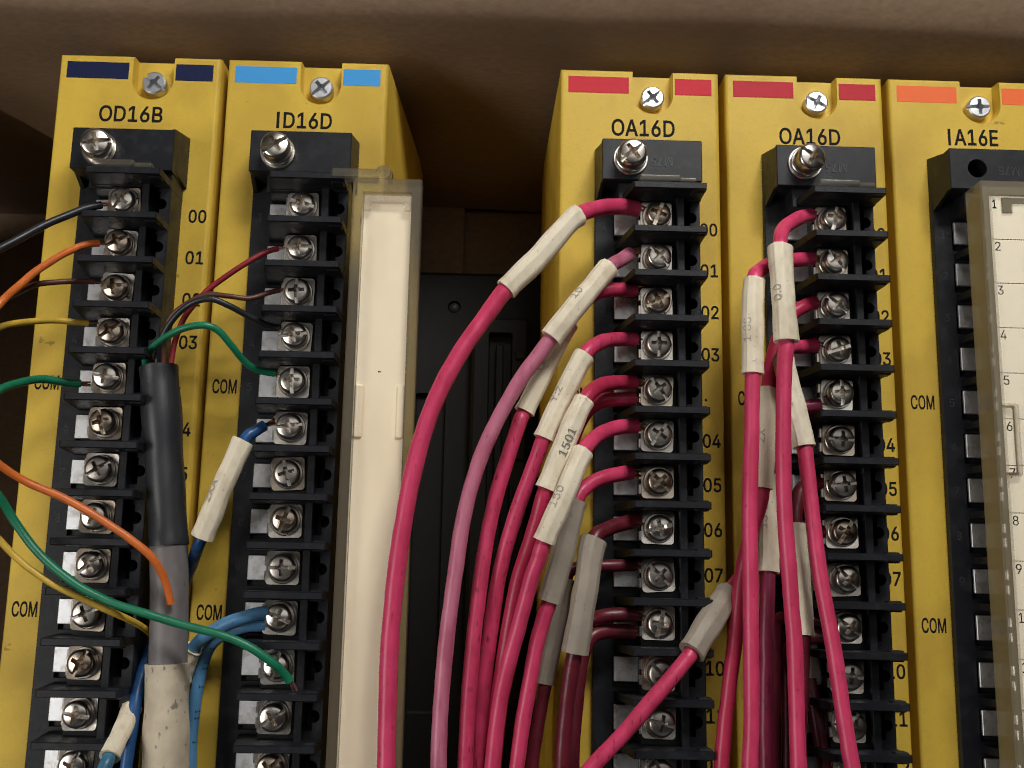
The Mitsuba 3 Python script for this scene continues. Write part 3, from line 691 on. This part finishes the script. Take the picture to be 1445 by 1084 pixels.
    ('yellow_wire', 'thin yellow wire looping from the fourth OD16B terminal back behind the grey cable', 'thin coloured wires at the module marked OD16B', 'yellowwire', 0.6, [(16.53, -59.57, 7.5), (13.03, -59.74, 9.0), (9.8, -59.89, 11.0), (6.28, -61.22, 15.0), (3.54, -63.55, 20.0), (0.98, -67.92, 23.0), (-0.13, -77.19, 25.0), (1.09, -88.26, 25.0), (3.39, -95.96, 23.0), (7.48, -101.59, 20.0), (11.53, -105.64, 18.5), (17.0, -109.2, 17.5), (23.17, -112.03, 16.8), (27.38, -113.93, 16.0), (29.58, -115.53, 12.0), (30.49, -117.08, 8.0), (31.37, -118.79, 4.5)],
     [], 1.6, 0),
    ('green_wire', 'thin green wire looping from the fifth OD16B terminal over the cable onto an ID16D screw', 'thin coloured wires at the module marked OD16B', 'green', 0.76, [(15.95, -71.4, 7.5), (12.1, -71.49, 9.0), (8.66, -71.44, 12.0), (6.57, -72.89, 16.0), (4.72, -74.95, 20.0), (3.26, -79.07, 24.0), (2.45, -85.3, 26.0), (4.93, -90.38, 25.0), (7.62, -94.34, 22.0), (10.27, -98.96, 20.0), (14.75, -104.24, 19.2), (20.49, -108.64, 18.7), (26.09, -111.58, 18.2), (32.95, -113.64, 18.0), (39.71, -115.6, 17.5), (45.97, -117.06, 17.5), (50.96, -119.05, 17.2), (55.21, -121.83, 16.0), (57.4, -124.23, 14.4), (59.03, -126.83, 13.6)],
     [], 1.6, 2.0),
]
CABLE = [(29.05, -68.07, 9.0), (30.24, -76.52, 9.0), (31.49, -85.9, 9.0), (32.72, -95.13, 9.0), (33.47, -101.64, 9.0), (34.38, -111.9, 9.0), (34.95, -122.73, 9.0), (35.39, -131.87, 9.0), (35.95, -140.86, 9.0), (36.24, -146.38, 9.0)]
CONDUCTORS = [('red', 0.55, [(31.19, -71.64, 8.5), (31.16, -67.79, 8.5), (31.61, -62.92, 8.5), (33.29, -58.11, 9.0), (36.26, -54.23, 9.5), (38.41, -52.2, 10.0), (43.58, -48.1, 10.0), (47.95, -44.83, 9.0), (51.3, -43.25, 7.5)]), ('brown', 0.5, [(30.12, -71.66, 8.5), (29.69, -67.82, 8.5), (29.61, -63.08, 9.0), (30.94, -58.96, 10.5), (33.87, -56.62, 12.0), (37.87, -54.57, 12.5), (42.16, -54.74, 12.5), (45.96, -54.8, 11.5), (49.23, -53.05, 9.5), (51.78, -51.73, 7.5)]), ('black', 0.6, [(29.49, -71.86, 9.5), (29.03, -68.09, 9.8), (29.59, -63.8, 11.0), (32.1, -59.56, 12.5), (35.77, -56.95, 14.5), (39.4, -56.03, 15.0), (42.65, -56.92, 14.0), (46.18, -58.4, 11.5), (48.92, -59.38, 9.5), (51.96, -59.81, 7.5)]), ('green', 0.66, [(27.9, -71.89, 9.5), (26.99, -68.59, 10.0), (27.42, -66.43, 11.5), (30.38, -64.18, 14.0), (34.88, -62.34, 16.5), (38.86, -61.56, 17.0), (41.52, -62.2, 16.0), (43.68, -64.53, 14.0), (45.82, -67.11, 11.0), (48.14, -68.31, 9.0), (52.2, -68.75, 7.5)])]


def seam(th):
    """Section of a marker sleeve: a tube with a flat raised strip on the side that faces up."""
    d = (th + 0.35 + math.pi) % (2 * math.pi) - math.pi
    k = 1.0 + 0.05 * math.sin(th) ** 2
    k = min(k, 0.93 / max(math.cos(d), 0.3))
    e = (th - 0.75 + math.pi) % (2 * math.pi) - math.pi
    return k + 0.085 * math.exp(-(e / 0.10) ** 2)


def strands(C, r, n, seed):
    g = np.random.default_rng(seed)
    t, nn, s = frames(C)
    parts = []
    for k in range(n):
        a, q = g.uniform(0, 2 * math.pi), r * math.sqrt(g.uniform(0.15, 1)) * 0.72
        w = np.linspace(0, g.uniform(0.3, 1.4), len(C))
        flat = 1 + 0.35 * np.linspace(1, 0, len(C))[:, None]
        parts.append(tube(C + q * flat * (np.cos(a + w)[:, None] * nn * 0.7 + np.sin(a + w)[:, None] * s), r * 0.2, 5))
    return join(parts)


for num, (name, label, group, colour, r, path, sleeves, bare, tail) in enumerate(WIRES):
    key = numbered(name)
    labels[key] = {'label': label, 'category': 'wire', 'group': group}
    C = spline(path, 12)
    g = 0.16 * min(1.0, r) * (np.stack([meshkit.fbm(C * 0.16 + 31.7 * num + 5.1 * k, 2, k) for k in range(3)], 1) - 0.5) * 2
    C = C + g * np.clip(np.arange(len(C))[:, None] / 18.0, 0, 1)
    d = np.concatenate([[0], np.cumsum(np.linalg.norm(np.diff(C, axis=0), axis=1))])
    keep = d >= bare
    if tail:
        keep &= d <= d[-1] - tail
    Ck = C[keep]
    wob = 1 + 0.02 * np.sin(d[keep] * 0.35 + num) + 0.012 * np.sin(d[keep] * 1.3 + 2 * num)
    add(key + '__insulation', tube(Ck, r * wob, 18), colour, 50)
    if bare:
        i = int(np.argmax(keep)) + 1
        q = np.linspace(0, d[min(i, len(C) - 1)], 10)
        Cb = np.stack([np.interp(q, d, C[:, k]) for k in range(3)], 1)
        add(key + '__copper_strand', strands(Cb, r * 0.75, 7, num), 'copper', 40)
    if 'beside the cable' in label:                                              # printed dashes
        for m in (14.0, 17.5, 18.8, 22.5, 27.0, 28.2, 32.5):
            add(key + '__printed_mark', wrapped_text('I', C, r * 1.01, m, 1.1, -0.95, depth=0.03), 'ink', False)
    if tail:
        q = np.linspace(d[-1] - tail - 0.3, d[-1], 8)
        Cb = np.stack([np.interp(q, d, C[:, k]) for k in range(3)], 1)
        add(key + '__copper_strand', strands(Cb, r * 0.85, 7, num + 100), 'nickel', 40)
    for a, b, rs, marks in sleeves:
        i0, i1 = int(round(a * 12)), int(round(b * 12))
        Cs = C[i0:i1 + 1]
        ds = np.concatenate([[0], np.cumsum(np.linalg.norm(np.diff(Cs, axis=0), axis=1))])
        q = np.linspace(0, ds[-1], 60)
        Cs = np.stack([np.interp(q, ds, Cs[:, k]) for k in range(3)], 1)
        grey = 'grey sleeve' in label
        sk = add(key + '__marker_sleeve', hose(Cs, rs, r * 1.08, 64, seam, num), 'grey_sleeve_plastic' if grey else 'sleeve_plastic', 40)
        if marks:
            add(sk + '__lettering', wrapped_text(marks, Cs, rs * 1.09, ds[-1] * (0.44 if marks != '1501' else 0.36), 1.55, -0.15 if marks == '1501' else 0.75, flip=True), 'faint_ink' if marks != '1501' else 'pen_ink', False)

# ------------------------------------------------------------------ the grey cable
labels['grey_cable'] = {'label': 'thick grey cable lying between the OD16B and ID16D modules, with four thin cores', 'category': 'cable'}
CC = spline(CABLE, 24)
cd = np.concatenate([[0], np.cumsum(np.linalg.norm(np.diff(CC, axis=0), axis=1))])


def along(a, b, n=60):
    q = np.linspace(a, b, n)
    return np.stack([np.interp(q, cd, CC[:, k]) for k in range(3)], 1)


def arc_at(i):
    return cd[min(int(i * 24), len(cd) - 1)]


add('grey_cable__jacket', tube(along(arc_at(3.2), cd[-1]), 3.42, 32), 'jacket_grey', 50)
w = np.linspace(0, 1, 60)
add('grey_cable__heat_shrink', hose(along(0, arc_at(4)), 3.62 * (1 + 0.03 * np.sin(w * 9)), 3.1, 32, lambda t: 1 + 0.03 * math.cos(2 * t), 4), 'heat_shrink', 50)
add('grey_cable__marker_sleeve', hose(along(arc_at(6), cd[-1]), 3.95, 3.5, 36, lambda t: 1 + 0.04 * math.cos(3 * t + 1), 7), 'old_sleeve_plastic', 50)
for colour, r, path in CONDUCTORS:
    C = spline(path, 14)
    d = np.concatenate([[0], np.cumsum(np.linalg.norm(np.diff(C, axis=0), axis=1))])
    ck = add('grey_cable__core', tube(C[d <= d[-1] - 1.2], r, 14), 'cablered' if colour == 'red' else colour, 50)
    q = np.linspace(d[-1] - 1.5, d[-1], 6)
    add(ck + '__copper_strand', strands(np.stack([np.interp(q, d, C[:, k]) for k in range(3)], 1), r * 0.7, 6, 55), 'copper', 40)
    labels[ck] = {'label': colour + ' core of the cable'}
